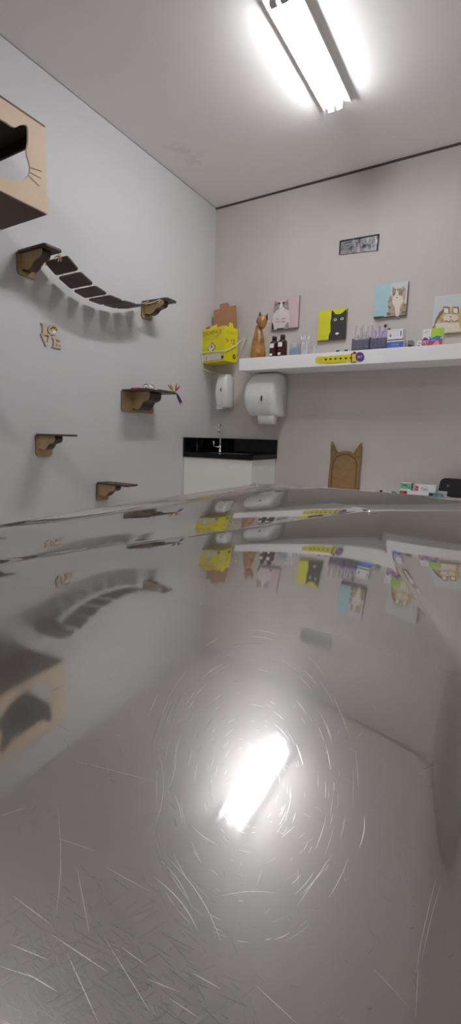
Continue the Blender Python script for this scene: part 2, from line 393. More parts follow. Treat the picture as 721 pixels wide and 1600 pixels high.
for i in range(260):
    x = rs.uniform(0, 715); y = rs.uniform(1000, 1600); a = rs.uniform(0, PI); L_ = rs.uniform(4, 26)
    scratch([(x+math.cos(a)*L_*k/3, y+math.sin(a)*L_*k/3) for k in range(4)], pxw(y)*rs.uniform(.3, .6), 2)
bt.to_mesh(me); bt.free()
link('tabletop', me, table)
Pd = Vector((1.797, -2.286, float(surf(np.array(1.797), np.array(-2.286)))))
m = MB(); m.lathe(Pd+Vector((0,0,.0)), [(.0085,-.001),(.0085,.0012),(.006,.0026),(.003,.0034),(.0006,.0036)], mChrome); m.build('drain_stud', table)
m = MB(); m.box((1.56,-3.04,.925), (2.04,-2.17,.965), mChrome); m.build('apron', table)
for lx in (1.58, 2.02):
    for ly in (-3.0, -2.2):
        m = MB(); m.tube([(lx,ly,0),(lx,ly,.93)], .02, mChrome, 16); m.lathe((lx,ly,0), [(.028,0),(.028,.02),(.02,.03)], mBlack); m.build('leg', table)

# ------------------------------------------------------------------ wooden shelf brackets on the left wall
def corbel_prof(s=1.0, d=1.0):
    P = [(.006,0),(.150,0),(.154,-.008),(.152,-.02),(.142,-.030),(.124,-.035),(.106,-.038),(.093,-.046),(.08,-.058),(.062,-.066),(.042,-.068),(.026,-.062),(.006,-.066)]
    out = smooth_pts([(x*d, z*s, 0) for x, z in P[1:]], 4)
    return [(.006, 0)]+[(p.x, p.y) for p in out]
def bracket(y0, y1, zt, depth, ph, label, c0, c1, s=1.0, d=1.0, group='wooden cat shelves on the left wall'):
    # y0 nearer the camera, y1 nearer the back wall
    t = empty('cat_shelf', (0, (y0+y1)/2, zt), label, 'shelf', group)
    th = .009
    m = MB(); m.prism([(x, y, zt-th) for x, y in rrect(0.0005, y0, depth, y1, .014)], (0,0,th), mDarkW); m.build('board', t)
    m = MB(); r = .016
    pl = [(0.0005, y0, zt-th), (.0005, y0, zt-ph+r)]+[(0.0005, y0+r-r*math.cos(a), zt-ph+r-r*math.sin(a)) for a in [PI/8, PI/4, 3*PI/8]]+[(.0005, y0+r, zt-ph), (.0005, y1-r, zt-ph)]+[(.0005, y1-r+r*math.sin(a), zt-ph+r-r*math.cos(a)) for a in [PI/8, PI/4, 3*PI/8]]+[(.0005, y1, zt-ph+r), (.0005, y1, zt-th)]
    m.prism(pl, (.006, 0, 0), mTan, mEdge); m.build('wall_plate', t)
    m = MB(); m.prism([(x, y0+c0, zt-th+z) for x, z in corbel_prof(s, d)], (0, c1-c0, 0), mTan, mDarkW); m.build('corbel', t)
    return t
bracket(-1.608, -1.514, 1.888, .194, .098, 'dark wooden bracket shelf holding the high left end of the rope bridge', .018, .062, 1.05)
bracket(-.792, -.694, 1.879, .196, .094, 'dark wooden bracket shelf holding the low right end of the rope bridge', .02, .065, .95)
bracket(-.967, -.684, 1.355, .194, .126, 'wide wooden bracket shelf carrying the cat toys', .085, .19, 1.5, .95)
bracket(-1.551, -1.456, 1.0895, .198, .109, 'small wooden bracket shelf on the left wall under the wooden letters', .012, .056, 1.0, .86)
bracket(-1.170, -1.078, .8275, .235, .106, 'lowest small wooden bracket shelf, just above the steel table edge', .012, .056, 1.0, .9)
bracket(-1.935, -1.838, 1.348, .198, .109, 'bracket shelf cut off by the left photo edge, only its board tip showing', .018, .062)

# rope bridge
br = empty('rope_bridge', (.1, -1.16, 1.78), 'sagging rope bridge of dark wooden slats strung between two bracket shelves', 'cat bridge')
SL = [(-1.482,1.879,-1.42,1.839),(-1.409,1.833,-1.334,1.803),(-1.319,1.797,-1.246,1.783),(-1.227,1.779,-1.14,1.777),(-1.124,1.779,-1.038,1.784),(-1.024,1.786,-.945,1.804),(-.934,1.808,-.858,1.838)]
for ya, za, yb, zb in SL:
    a = Vector((.03, ya, za)); dv = Vector((0, yb-ya, zb-za)); L_ = dv.length; dv.normalize(); nn = Vector((1,0,0)).cross(dv); nn *= .007*(1 if nn.z > 0 else -1)
    m = MB(); m.prism([a+Vector((1,0,0))*u+dv*v-nn for u, v in rrect(0, 0, .158, L_, .012)], nn, mDarkW); m.build('slat', br)
for rx in (.062, .148):
    pts = [(rx, -1.5125, 1.884)]
    for ya, za, yb, zb in SL: pts += [(rx, ya, za+.0018), (rx, yb, zb+.0018)]
    pts += [(rx, -.7935, 1.872)]
    m = MB(); m.tube(smooth_pts(pts, 3), .0022, mRope, 6)
    m.build('cord', br)
# tied cord ends
for cx, cy, cz in ((.150, -1.505, 1.875), (.045, -1.505, 1.873), (.165, -.805, 1.862)):
    m = MB()
    for a in (0, 2.1, 4.2): m.tube(smooth_pts([(cx, cy, cz), (cx+.016*math.cos(a), cy+.012*math.sin(a), cz-.008), (cx+.008*math.cos(a+.7), cy+.016*math.sin(a+.7), cz-.02)], 4), .0028, mRope, 6)
    m.build('knot', br)

# LOVE letters
ls = empty('wooden_letters', (.004, -1.44, 1.55), 'small pale wooden wall letters spelling LOVE in two rows below the bridge', 'wall sign')
def lw(px, py): return at(px, py, 0, .0003)
def cl(pts): return [(50+x/12.017, 490+y/12.014) for x, y in pts]
Lp = cl([(155,175),(265,180),(262,205),(242,212),(240,350),(262,352),(275,395),(262,412),(185,395),(182,215),(158,190)])
Vp = cl([(150,385),(180,370),(245,520),(275,545),(300,420),(262,405),(270,375),(335,392),(340,420),(318,440),(265,612),(245,612)])
Ep = cl([(368,450),(525,475),(522,520),(498,515),(440,490),(440,530),(470,548),(470,590),(440,580),(436,612),(500,620),(515,590),(540,598),(535,668),(365,635),(368,612),(388,610),(392,480),(368,470)])
for nm, pp in (('letter_l', Lp), ('letter_v', Vp), ('letter_e', Ep)):
    m = MB(); m.prism([lw(*p) for p in pp], (.006, 0, 0), mLove, mEdge); m.build(nm, ls)
oc = [(380+92*math.cos(a), 305+98*math.sin(a)) for a in [2*PI*k/24 for k in range(24)]]
m = MB(); m.prism([lw(*p) for p in cl(oc)], (.006, 0, 0), mLove, mEdge)
for (ex, ey, ra, rb, mm) in ((400,350,36,30,mInkW),(345,285,14,24,mEdge),(378,262,14,24,mEdge),(412,270,14,24,mEdge),(440,305,12,22,mEdge)):
    m.prism([lw(*p)+Vector((.0062,0,0)) for p in cl([(ex+ra*math.cos(2*PI*k/14), ey+rb*math.sin(2*PI*k/14)) for k in range(14)])], (.0008,0,0), mm)
m.build('letter_o', ls)

# cat toys on the wide shelf
toy = empty('toy_mouse', (.11, -.86, 1.355), 'small white toy mouse with black stripes lying on the wide bracket shelf', 'toy')
m = MB(); rings = []
for k in range(11):
    t_ = k/10; yy = -.90+.085*t_; r = .019*math.sin(PI*min(1, t_*.9+.07))**.7
    rings.append([(.12+r*math.cos(a), yy, 1.356+.019+.85*r*math.sin(a)-.004) for a in [2*PI*j/14 for j in range(14)]])
m.loft(rings, mInkW); m.build('body', toy)
for yy in (-.885, -.835):
    m = MB(); m.tube([(.12+.0195*math.cos(a), yy, 1.371+.017*math.sin(a)) for a in [PI*j/10 for j in range(11)]], .002, mBlack, 6); m.build('stripe', toy)
m = MB(); m.tube(smooth_pts([(.13,-.90,1.37),(.15,-.915,1.366),(.16,-.93,1.358)], 4), .0015, mBlack, 6); m.build('tail', toy)
t = MB(); t.prism([(x, y, 1.3555) for x, y in rrect(.06, -.955, .13, -.905, .01)], (0,0,.007), mFeP)
o = t.build('felt_toy'); tag(o, 'flat pink felt toy at the left end of the wide bracket shelf', 'toy')
fe = empty('feather_wand', (.19, -.70, 1.36), 'feather teaser wand with yellow, pink and purple feathers at the shelf tip', 'toy')
m = MB(); m.tube([(.188, -.86, 1.3585), (.189, -.70, 1.3585)], .0025, mRedD, 8); m.build('stick', fe)
fr = random.Random(3)
def feather(base, d, L_, w, mm):
    base = Vector(base); d = Vector(d).normalized(); s = d.cross(Vector((.4,.8,.3))).normalized(); mb = MB()
    pts = [base+d*L_*t_+s*(w*math.sin(PI*t_**.8)*sg) for sg, ts in ((1, [0,.2,.4,.6,.8,1]), (-1, [.85,.6,.4,.2])) for t_ in ts]
    mb.prism(pts, s.cross(d)*.0008, mm); return mb
for k in range(5): feather((.19,-.72,1.36), (fr.uniform(-.2,.3), fr.uniform(-.9,-.3), fr.uniform(.3,.9)), .055, .011, mFeY).build('yellow_feather', fe)
for k in range(5): feather((.19,-.70,1.36), (fr.uniform(0,.5), fr.uniform(.0,.9), fr.uniform(-.1,1)), .055, .009, mFeP).build('pink_feather', fe)
for k in range(4): feather((.197,-.70,1.355), (fr.uniform(.2,.6), fr.uniform(-.1,.3), fr.uniform(-1.2,-.7)), .08, .010, mFeV).build('purple_feather', fe)

# ------------------------------------------------------------------ cat box, upper left
bx = empty('cat_house', (.15, -1.87, 1.951), 'tan wooden cat house box on the left wall with a cat head shaped hole', 'cat house')
X1, Yr, Yl, z0, z1, T = .30, -1.672, -2.09, 1.951, 2.256, .009
hole = [(-1.860,2.187),(-1.839,2.188),(-1.818,2.187),(-1.799,2.192),(-1.780,2.209),(-1.764,2.219),(-1.751,2.221),(-1.747,2.209),(-1.749,2.17),(-1.756,2.142),(-1.757,2.124),(-1.749,2.104),(-1.745,2.084),(-1.748,2.063),(-1.761,2.044),(-1.778,2.028),(-1.805,2.011),(-1.835,2.001),(-1.88,1.999)]
yc = -1.881
hole = smooth_pts([(y, z, 0) for y, z in hole+[(2*yc-y, z) for y, z in hole[::-1][1:]]], 3, True)
def curve_plate(name, outer, holes, th, frame, m, parent):
    cu = bpy.data.curves.new(name, 'CURVE'); cu.dimensions = '2D'; cu.fill_mode = 'BOTH'; cu.extrude = th/2
    for ring in [outer]+holes:
        s = cu.splines.new('POLY'); s.points.add(len(ring)-1); s.use_cyclic_u = True
        for p, q in zip(s.points, ring): p.co = (q[0], q[1], 0, 1)
    o = bpy.data.objects.new(name, cu); COL.objects.link(o); bpy.context.view_layer.update()
    me = bpy.data.meshes.new_from_object(o.evaluated_get(bpy.context.evaluated_depsgraph_get()))
    bpy.data.objects.remove(o); bpy.data.curves.remove(cu)
    me.transform(frame); me.materials.clear(); me.materials.append(m)
    for p in me.polygons: p.material_index = 0; p.use_smooth = False
    return link(name, me, parent)
fr_yz = lambda x: Matrix(((0,0,1,x),(1,0,0,0),(0,1,0,0),(0,0,0,1)))
curve_plate('front_panel', [(Yl,z0),(Yr,z0),(Yr,z1),(Yl,z1)], [[(p.x,p.y) for p in hole]], T, fr_yz(X1-T/2), mTanL, bx)
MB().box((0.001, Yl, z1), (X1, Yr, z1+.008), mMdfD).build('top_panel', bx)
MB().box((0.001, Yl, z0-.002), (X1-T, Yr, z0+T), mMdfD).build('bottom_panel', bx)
MB().box((0.001, Yl, z0+T), (X1-T, Yl+T, z1), mInsideShade).build('side_panel', bx)
MB().box((0.001, Yr-T, z1-.045), (X1-T, Yr, z1), mInsideShade).build('side_rail', bx)
MB().box((0.001, Yl+T, z1-.006), (X1-T, Yr-T, z1-.0005), mInsideShade).build('inner_shade', bx)  # sheet under the top panel, interior shade put into its dark colour
for (a, b_, c, e) in ((-1.744,2.084,-1.693,2.094),(-1.745,2.066,-1.698,2.067),(-1.755,2.053,-1.708,2.036)):
    for sg in (0, 1):
        P = [(a, b_), (c, e)] if not sg else [(2*yc-a, b_), (2*yc-c, e)]
        dy, dz = P[1][0]-P[0][0], P[1][1]-P[0][1]; L_ = math.hypot(dy, dz); ny, nz_ = -dz/L_*.0016, dy/L_*.0016
        m = MB(); m.prism([(X1+.0002, P[0][0]+ny, P[0][1]+nz_), (X1+.0002, P[0][0]-ny, P[0][1]-nz_), (X1+.0002, P[1][0]-ny, P[1][1]-nz_), (X1+.0002, P[1][0]+ny, P[1][1]+nz_)], (.0004,0,0), mEdge); m.build('whisker_slot', bx)

# ------------------------------------------------------------------ wall shelf on the back wall
SY = -.25; SX = .372; SB, ST = 1.534, 1.612
sh = tag(MB().box((SX, SY, SB), (RX-.001, -.001, ST), mWhite, bev=.0015).build('floating_shelf'), 'long thick white floating shelf on the back wall', 'shelf')
# collar sign stuck to the shelf edge
cs = empty('collar_sign', (1.0, SY, 1.57), 'yellow pet collar shaped sign with dark hearts and purple round tag on the shelf edge', 'sign')
def sp(px, py): return at(px, py, 1, SY)
def cc(pts): return [(485+x/7.589, 540+y/7.6) for x, y in pts]
def strip(name, pts, m, off, th=.001):
    mb = MB(); mb.prism([sp(*p)+Vector((0,-off,0)) for p in pts], (0,-th,0), m); return mb.build(name, cs)
band = cc([(62,180),(68,145),(85,132),(200,127),(480,105),(545,100),(545,185),(480,192),(300,213),(120,215),(75,210)])
strip('band', band, mYel, .0003)
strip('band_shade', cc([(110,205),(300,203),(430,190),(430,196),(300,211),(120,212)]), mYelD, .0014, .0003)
strip('band_mark', cc([(85,165),(140,160),(140,167),(85,172)]), mYelD, .0014, .0003)
for hx, hy in ((187,165),(243,160),(302,157),(363,155),(426,151),(487,147)):
    hp = [(hx+16*a, hy+16*c) for a, c in ((0,1.0),(-.9,0),(-.95,-.5),(-.5,-.8),(0,-.45),(.5,-.8),(.95,-.5),(.9,0))]
    strip('heart', cc(hp), mBlack, .0014, .0004)
fr_ = cc([(488,95),(548,90),(548,200),(490,203)]); 
for seg in ([(486,92),(550,86),(550,97),(498,101),(498,196),(550,190),(550,200),(486,205)],): strip('buckle', cc(seg), mRedD, .0018, .0006)
strip('buckle_knob', cc([(530+18*math.cos(2*PI*k/12), 85+14*math.sin(2*PI*k/12)) for k in range(12)]), mRedD, .0018, .0008)
strip('tag_disc', cc([(592+53*math.cos(2*PI*k/28), 135+57*math.sin(2*PI*k/28)) for k in range(28)]), mPurple, .0024, .0008)
a_ = Art(sp(*cc([(563,150)])[0])+Vector((0,-.0036,0)), sp(*cc([(625,145)])[0])-sp(*cc([(563,150)])[0]), Vector((0,0,.011)), (0,-1,0)); a_.text('PET', 0, 0, 1, 1, mInkW); a_.build('tag_text', cs)

# ------------------------------------------------------------------ pictures
def canvas(name, x0, z0_, w, h, bgmat, label, yth=.018):
    t = empty(name, (x0+w/2, 0, z0_), label, 'picture')
    MB().box((x0, -yth, z0_), (x0+w, -.0005, z0_+h), mCanE, bev=.001).build('canvas', t)
    A = Art((x0, -yth, z0_), (w,0,0), (0,0,h), (0,-1,0)); A.rect(0,0,1,1,bgmat)
    return t, A
def inv(A, pts, c):                    # photo crop coordinates to the picture's own 0..1 square
    out = []
    for x, y in pts:
        p = at(c[0]+x/c[2], c[1]+y/c[2], 1, A.o.y); out.append(((p.x-A.o.x)/A.ux.x, (p.z-A.o.z)/A.uy.z))
    return out
clampu = lambda pts: [(min(1, max(0, a)), min(1, max(0, b_))) for a, b_ in pts]
def sq(pl, pr): return pl
# pink: grey and white cat
pa, pb = at(424.5,516,1,-.018), at(468.5,461,1,-.018)
t, A = canvas('cat_picture', pa.x, pa.z, pb.x-pa.x, pb.z-pa.z, mPinkBg, 'square pink picture of a fluffy grey and white cat, leftmost of the pictures')
c = (420,450,12.017)
A.poly(clampu(inv(A, [(60,785),(75,600),(100,500),(95,420),(110,300),(115,235),(150,255),(250,235),(330,230),(368,190),(372,300),(380,420),(390,520),(390,700),(380,745),(200,770)], c)), mFurW)
A.poly(clampu(inv(A, [(90,470),(100,380),(110,300),(115,230),(165,262),(215,262),(215,330),(200,400),(150,420),(110,480)], c)), mFurG)
A.poly(clampu(inv(A, [(260,262),(320,250),(370,190),(375,300),(385,410),(360,420),(300,380),(265,350)], c)), mFurG)
A.poly(inv(A, [(205,400),(205,330),(235,285),(268,330),(275,400),(240,450)], c), mInkW)
for ex in (200, 290): A.ell(*inv(A, [(ex, 288 if ex < 250 else 275)], c)[0], .05, .03, mBlack)
A.ell(*inv(A, [(240,390)], c)[0], .025, .02, mFurG)
for pp in ([(140,590),(200,595),(200,580),(145,575)], [(130,650),(200,640),(240,650),(200,628),(135,635)], [(255,640),(310,645),(320,625),(250,625)], [(250,590),(340,570),(340,560),(250,575)]): A.poly(inv(A, pp, c), mFurG)
A.poly(clampu(inv(A, [(62,785),(65,640),(90,680),(105,780)], c)), mBlack); A.poly(clampu(inv(A, [(290,755),(350,650),(380,650),(385,745)], c)), mFurG)
A.poly(clampu([(.22,0),(.48,0),(.48,.035),(.22,.035)]), mBlack); A.poly([(.6,0),(1,0),(1,.02),(.6,.03)], mFurG)
A.build('printed_picture', t)
# yellow: black cat
pa, pb = at(496.2,533.5,1,-.018), at(543.2,481,1,-.018)
t, A = canvas('cat_picture', pa.x, pa.z, pb.x-pa.x, pb.z-pa.z, mYelBg, 'square yellow picture of a black cat with round pale eyes')
c = (490,430,4.506)
A.poly(clampu(inv(A, smooth_pts([(105,470,0),(110,420,0),(122,395,0),(120,330,0),(125,310,0),(127,270,0),(132,245,0),(145,258,0),(158,275,0),(190,274,0),(208,262,0),(235,237,0),(237,265,0),(234,300,0),(232,340,0),(238,400,0),(241,462,0)], 3) and [(105,470),(110,420),(122,395),(120,330),(126,305),(127,270),(132,246),(145,258),(158,275),(190,274),(208,262),(235,237),(238,265),(234,300),(232,340),(238,400),(242,470)], c)), mCatB)
for ex, ey in ((155,313),(203,307)):
    A.ell(*inv(A, [(ex,ey)], c)[0], .055, .045, mEye); A.ell(*inv(A, [(ex,ey)], c)[0], .018, .03, mBlack)
A.ell(*inv(A, [(168,411)], c)[0], .065, .038, mInkW, 8)
A.rect(0, 0, .45, .02, mBlack)
A.build('printed_picture', t)
# aqua: tabby
pa, pb = at(584.3,497,1,-.018), at(638.8,438.6,1,-.018)
t, A = canvas('cat_picture', pa.x, pa.z, pb.x-pa.x, pb.z-pa.z, mCyBg, 'square aqua blue picture of a sitting cream and brown tabby cat, highest picture')
A.rect(.48, 0, 1, 1, mGrBg)
A.poly(clampu(inv(A, [(512,300),(530,260),(525,190),(540,150),(555,140),(560,80),(585,100),(610,95),(640,75),(652,100),(650,150),(640,180),(655,230),(660,290)], c)), mFurT)
A.poly(inv(A, [(555,190),(560,150),(575,140),(585,100),(600,110),(600,140),(632,150),(635,185),(615,215),(600,290),(580,290),(575,230)], c), mFurC)
for ex, ey in ((570,130),(614,124)): A.ell(*inv(A, [(ex,ey)], c)[0], .04, .035, mBlack); A.ell(*inv(A, [(ex-1,ey-1)], c)[0], .015, .015, mEye)
A.ell(*inv(A, [(590,158)], c)[0], .022, .02, mFurBr)
for pp in ([(528,215),(550,230),(545,240),(528,228)], [(590,95),(596,118),(600,95)], [(605,95),(612,112),(618,94)], [(575,100),(580,118),(585,100)], [(630,215),(655,200),(658,210),(632,226)], [(520,262),(550,268),(548,280),(518,280)], [(628,255),(658,250),(660,262),(630,268)]): A.poly(clampu(inv(A, pp, c)), mFurBr)
A.rect(0, 0, .32, .03, mBlack)
A.build('printed_picture', t)
# grey: golden cat with glasses
pa = at(673.5,522,1,-.018); s_ = .208
t, A = canvas('cat_picture', pa.x+.004, pa.z-.004, s_, s_, mGrBg, 'square picture of a golden cat wearing square glasses, cut off by the right photo edge')
c = (640,450,8.9)
A.poly(clampu(inv(A, [(310,560),(345,520),(365,440),(420,340),(470,290),(520,255),(600,270),(680,262),(730,300),(760,400),(740,500),(780,640),(480,640),(470,560)], c)), mFurGo)
A.poly(clampu(inv(A, [(310,560),(345,520),(365,440),(420,340),(470,300),(470,350),(430,400),(400,450),(360,520),(350,560)], c)), mFurBr)
A.poly(inv(A, [(470,400),(520,360),(600,370),(660,370),(690,420),(640,460),(540,470),(480,450)], c), mFurC)
A.poly(inv(A, [(360,500),(480,480),(600,490),(690,480),(720,600),(480,620),(380,560)], c), mFurC)
for x0 in (470, 600):
    q = inv(A, [(x0,350),(x0+92,355),(x0+90,265),(x0+5,258)], c); A.poly(q, mFurBr)
    q = inv(A, [(x0+14,345),(x0+76,350),(x0+74,285),(x0+16,280)], c); A.poly(q, mInkW)
A.poly(inv(A, [(555,400),(580,415),(600,402),(580,395)], c), mFurBr)
A.line(inv(A, [(500,455),(560,470),(580,440),(620,470),(680,455)], c), .018, mFurBr)
A.build('printed_picture', t)
# black film over a wall opening
v = empty('wall_opening_cover', (1.05, 0, 2.28), 'wall vent opening covered with crumpled black plastic film, high on the back wall', 'vent cover')
q = [at(*p, 1, -.006) for p in ((531,398),(532,377.5),(556,374),(592.5,366.5),(589.5,391)) ]
MB().prism([Vector(p) for p in q], (0,.0055,0), mPlastK).build('film', v)
m = MB()
rr = random.Random(9)
for k in range(9):
    t_ = k/8; p = at(534+rr.uniform(0,50), 372+rr.uniform(5,18), 1, -.008); 
    m.tube([p, p+Vector((rr.uniform(.01,.05), -.002, rr.uniform(-.01,.015)))], .0015, mPlastK, 5)
m.build('film_folds', v)
m = MB()
for a, b_ in (((531,398),(532,377.5)),((532,377),(566,371)),((566,371),(592.5,366.5)),((592.5,366.5),(589.5,391))): m.tube([at(*a,1,-.007), at(*b_,1,-.007)], .004, mBlack, 6)
m.build('frame', v)

# ------------------------------------------------------------------ sharps box in wire holder
fc = Vector((.221, -.190, 0)); dl = Vector((-.978, .208, 0)); dr = Vector((.208, .978, 0)); zb, zt = 1.617, 1.845
def solve(dv, z, tx):
    lo, hi = .02, .4
    for _ in range(40):
        mid = (lo+hi)/2; x = proj(fc+dv*mid+Vector((0,0,z)))[0]
        if (x-tx)*(1 if dv is dr else -1) > 0: hi = mid
        else: lo = mid
    return mid
wL = solve(dl, 1.7, 313.8); wR = min(.15, solve(dr, 1.7, 370.8))
sb = empty('sharps_box', fc+Vector((-.05,.05,zb)), 'yellow cardboard sharps disposal box with open flaps hanging in the room corner', 'medical waste box')
def F3(a, b_, z): return fc+dl*a+dr*b_+Vector((0,0,z))
m = MB(); m.prism([F3(0,0,zb), F3(wL,0,zb), F3(wL,wR,zb), F3(0,wR,zb)], (0,0,zt-zb), mYel); m.build('carton', sb)
m = MB(); m.prism([F3(wL*.62,.002,zt), F3(wL*.36,.002,zt), F3(wL*.38,.012,zt+.024), F3(wL*.60,.012,zt+.02)], dr*.002, mYel); m.build('lid_tab', sb)
m = MB(); m.prism([F3(.0,wR*.28,zt), F3(.0,wR*.66,zt), F3(.004,wR*.62,zt+.032), F3(.004,wR*.34,zt+.032)], dl*.002, mYel); m.build('lid_tab', sb)
m = MB(); m.prism([F3(wL*.62,.0,zt), F3(0,.0,zt+.004), F3(0,.002,zt), ], dr*.002, mYel); m.build('lid_edge', sb)
# brown liner flap
fy = -.055
cf = [(250,360),(245,185),(255,178),(315,162),(315,118),(330,105),(400,92),(420,118),(422,135),(495,122),(503,250),(508,385)]
m = MB(); m.prism([at(300+x/7.21, 460+y/7.21, 1, fy) for x, y in cf], (0,.004,0), mBrownC); m.build('liner_flap', sb)
m = MB(); m.prism([at(300+x/7.21, 460+y/7.21, 1, -.1) for x, y in [(140,390),(145,370),(175,368),(200,352),(200,400)]], (0,.004,0), mBrownC); m.build('small_flap', sb)
A = Art(F3(wL,0,zb), dl*-wL, (0,0,zt-zb), -dr)
A.text('DESCARPACK', .05, .82, .86, .94, mBlack)
A.line([(.05,.79),(.3,.805),(.6,.80),(.86,.815)], .008, mYelD)
A.text('COLETOR MATERIAL', .18, .735, .74, .775, mYelD); A.line([(.22,.69),(.45,.665),(.7,.70)], .012, mYelD); A.ell(.73,.755,.018,.018,mBlack,8); A.ell(.17,.72,.012,.02,mYelD,8)
A.poly([(.44,.285),(.64,.44),(.48,.60),(.29,.43)], mBlack); A.poly([(.44,.31),(.61,.44),(.478,.575),(.32,.43)], mInkW)
A.ell(.47,.50,.025,.03,mBlack,10)
for dx_, dy_ in ((-.03,.44),(.035,.445),(.0,.47)): A.ell(.47+dx_, dy_, .035, .03, mPurple, 10); A.ell(.47+dx_, dy_, .018, .016, mInkW, 8)
A.rect(.02,.05,.88,.24,mGrayLab); A.line([(.28,.08),(.28,.2)], .03, mYelD); A.text('RESIDUO', .42,.12,.6,.16,mYelD); A.rect(.88,.07,.96,.15,mBlack)
A.build('front_print', sb)
def side(): return Art(F3(0,0,zb), dr*wR, (0,0,zt-zb), -dl)
side().text('DESCARPACK', .08,.80,.88,.88,mYelD).build('side_lettering', sb)
side().poly([(.05,.52),(.05,.68),(.38,.60)], mYelD).build('arrow_mark', sb)
side().text('13L', .5,.52,.88,.68,mBlack).build('volume_mark', sb)
side().ell(.76,.17,.12,.075,mBlack,14).ell(.76,.17,.05,.03,mYel,10).build('round_mark', sb)
side().line([(.05,.3),(.3,.3)], .01, mYelD).build('fill_line', sb)
wh = empty('wire_holder', (.12, -.12, 1.65), 'white wire wall holder around the yellow sharps box', 'holder')
zr = 1.69
lt = Vector((.012, -.16, zr-.01)); rtip = at(383, 529, 1, -.055)
m = MB(); m.tube(smooth_pts([(.004,-.06,zr), lt+Vector((.0,.02,0)), lt+Vector((.02,-.02,0)), F3(wL+.006,-.006,zr-.004), F3(wL*.5,-.007,zr-.003), F3(-.006,-.006,zr-.01), F3(-.007,wR*.5,zr+.02), rtip+Vector((-.004,-.004,0)), rtip+Vector((.0,.01,.0)), (rtip.x-.012,-.004,rtip.z+.002)], 6), .0026, mWire, 8); m.build('hoop', wh)
for pts in ([Vector((rtip.x-.002,-.052,rtip.z)), at(371,563,1,-.03), (at(371,563,1,-.03).x,-.004,1.62)], [at(374,528,1,-.005), at(374,512,1,-.005)],
            [lt, (.012,-.15,1.58), (.004,-.12,1.555)], [(.012,-.15,1.58),(.05,-.1,1.56),(.06,-.004,1.56)]):
    m = MB(); m.tube(pts, .0022, mWire, 8); m.build('support_wire', wh)

# ------------------------------------------------------------------ things on the shelf
Z = ST+.0003
# carved wooden cat
fg = empty('cat_figurine', (.46, -.12, ST), 'tall slim carved wooden cat figurine with dark ears standing at the left shelf end', 'figurine')
def fgp(x, y, Y=-.12): return at(380+x/6.008, 470+y/6.008, 1, Y)
m = MB(); rings = []
for (xl_, xr_, y) in ((76,208,519),(80,206,490),(85,202,450),(92,200,400),(100,196,355),(108,188,320),(116,180,285),(122,178,260),(128,180,235)):
    a_, b_ = fgp(xl_, y), fgp(xr_, y); c_ = (a_+b_)/2; rx = (b_.x-a_.x)/2; zz = max(c_.z, ST+.0005)
    rings.append([Vector((c_.x+rx*math.cos(k*PI/12), c_.y+rx*.95*math.sin(k*PI/12), zz)) for k in range(24)])
for r in rings[:1]:
    for p in r: p.z = Z
m.loft(rings, mFig); m.build('body', fg)
hc = fgp(176, 190, -.135); m = MB(); rings = []
for k in range(13):
    t_ = k/12; a = PI*(t_-.5); zz = math.sin(a)
    w = .039*math.cos(a)**.75 if t_ > .5 else .039*(math.cos(a)**.9*(.55+.45*t_*2))
    rings.append([hc+Vector(((.010*(-zz) if zz < 0 else 0)+w*math.cos(j*PI/10), w*.8*math.sin(j*PI/10)+(.004*zz), .052*zz if zz < 0 else .036*zz)) for j in range(20)])
m.loft(rings, mFig); m.build('head', fg)
for (bx0, bx1, tx, by, ty) in ((145,175,160,142,95),(195,228,233,165,112)):
    a_, b_, tp = fgp(bx0, by+8, -.145), fgp(bx1, by+8, -.145), fgp(tx, ty, -.13)
    m = MB(); bs = [a_, b_, b_+Vector((-.004,.02,0)), a_+Vector((.004,.02,0))]; B = [m.bm.verts.new(p) for p in bs]; T_ = m.bm.verts.new(tp)
    m.face(B, mFigD)
    for i in range(4): m.face([B[i], B[(i+1)%4], T_], mFigD)
    m.build('ear', fg)
m = MB()
for fx in (128, 168):
    p = fgp(fx, 505, -.12); m.loft([[Vector((p.x+.014*q*math.cos(k*PI/8), -.15+.016*q*math.sin(k*PI/8), Z+zz)) for k in range(16)] for q, zz in ((1,0),(1,.012),(.7,.022),(.25,.026))], mFig)
m.build('paws', fg)
# two amber bottles
def bottle(cx, cy, w, h, label):
    t = empty('amber_bottle', (cx, cy, ST), label, 'bottle', 'amber bottles on the shelf'); r = w/2
    m = MB(); m.lathe((cx,cy,Z), [(r*.96,0),(r,.004),(r,h*.66),(r*.96,h*.71),(r*.55,h*.80),(r*.42,h*.83),(r*.42,h*.86)], mBott); m.build('body', t)
    m = MB(); m.lathe((cx,cy,Z), [(r*.5,h*.845),(r*.52,h*.85),(r*.5,h*.985),(r*.44,h)], mBlack); m.build('cap', t)
    for z0_, z1_, a0, a1 in ((.46,.65,-2.35,-1.25),(.11,.21,-2.3,-1.5)):
        m = MB(); A_ = []; B_ = []
        for k in range(9):
            a = a0+(a1-a0)*k/8; A_.append((cx+(r+.0005)*math.cos(a), cy+(r+.0005)*math.sin(a), Z+h*z0_)); B_.append((cx+(r+.0005)*math.cos(a), cy+(r+.0005)*math.sin(a), Z+h*z1_))
        VA = [m.bm.verts.new(p) for p in A_]; VB = [m.bm.verts.new(p) for p in B_]
        for k in range(8): m.face([VA[k], VA[k+1], VB[k+1], VB[k]], mInkW, True)
        m.build('paper_label', t)
def xat(px, Y, py=550): return at(px, py, 1, Y).x
def zat(px, py, Y): return at(px, py, 1, Y).z
Yb = -.16
bottle((xat(421,Yb)+xat(434.5,Yb))/2+.004, Yb, .062, zat(428,526,Yb)-ST, 'small dark amber bottle with white label, left of the pair')
bottle((xat(435,Yb)+xat(448.5,Yb))/2+.004, Yb-.012, .062, zat(442,524,Yb)-ST, 'small dark amber bottle with white label, right of the pair')
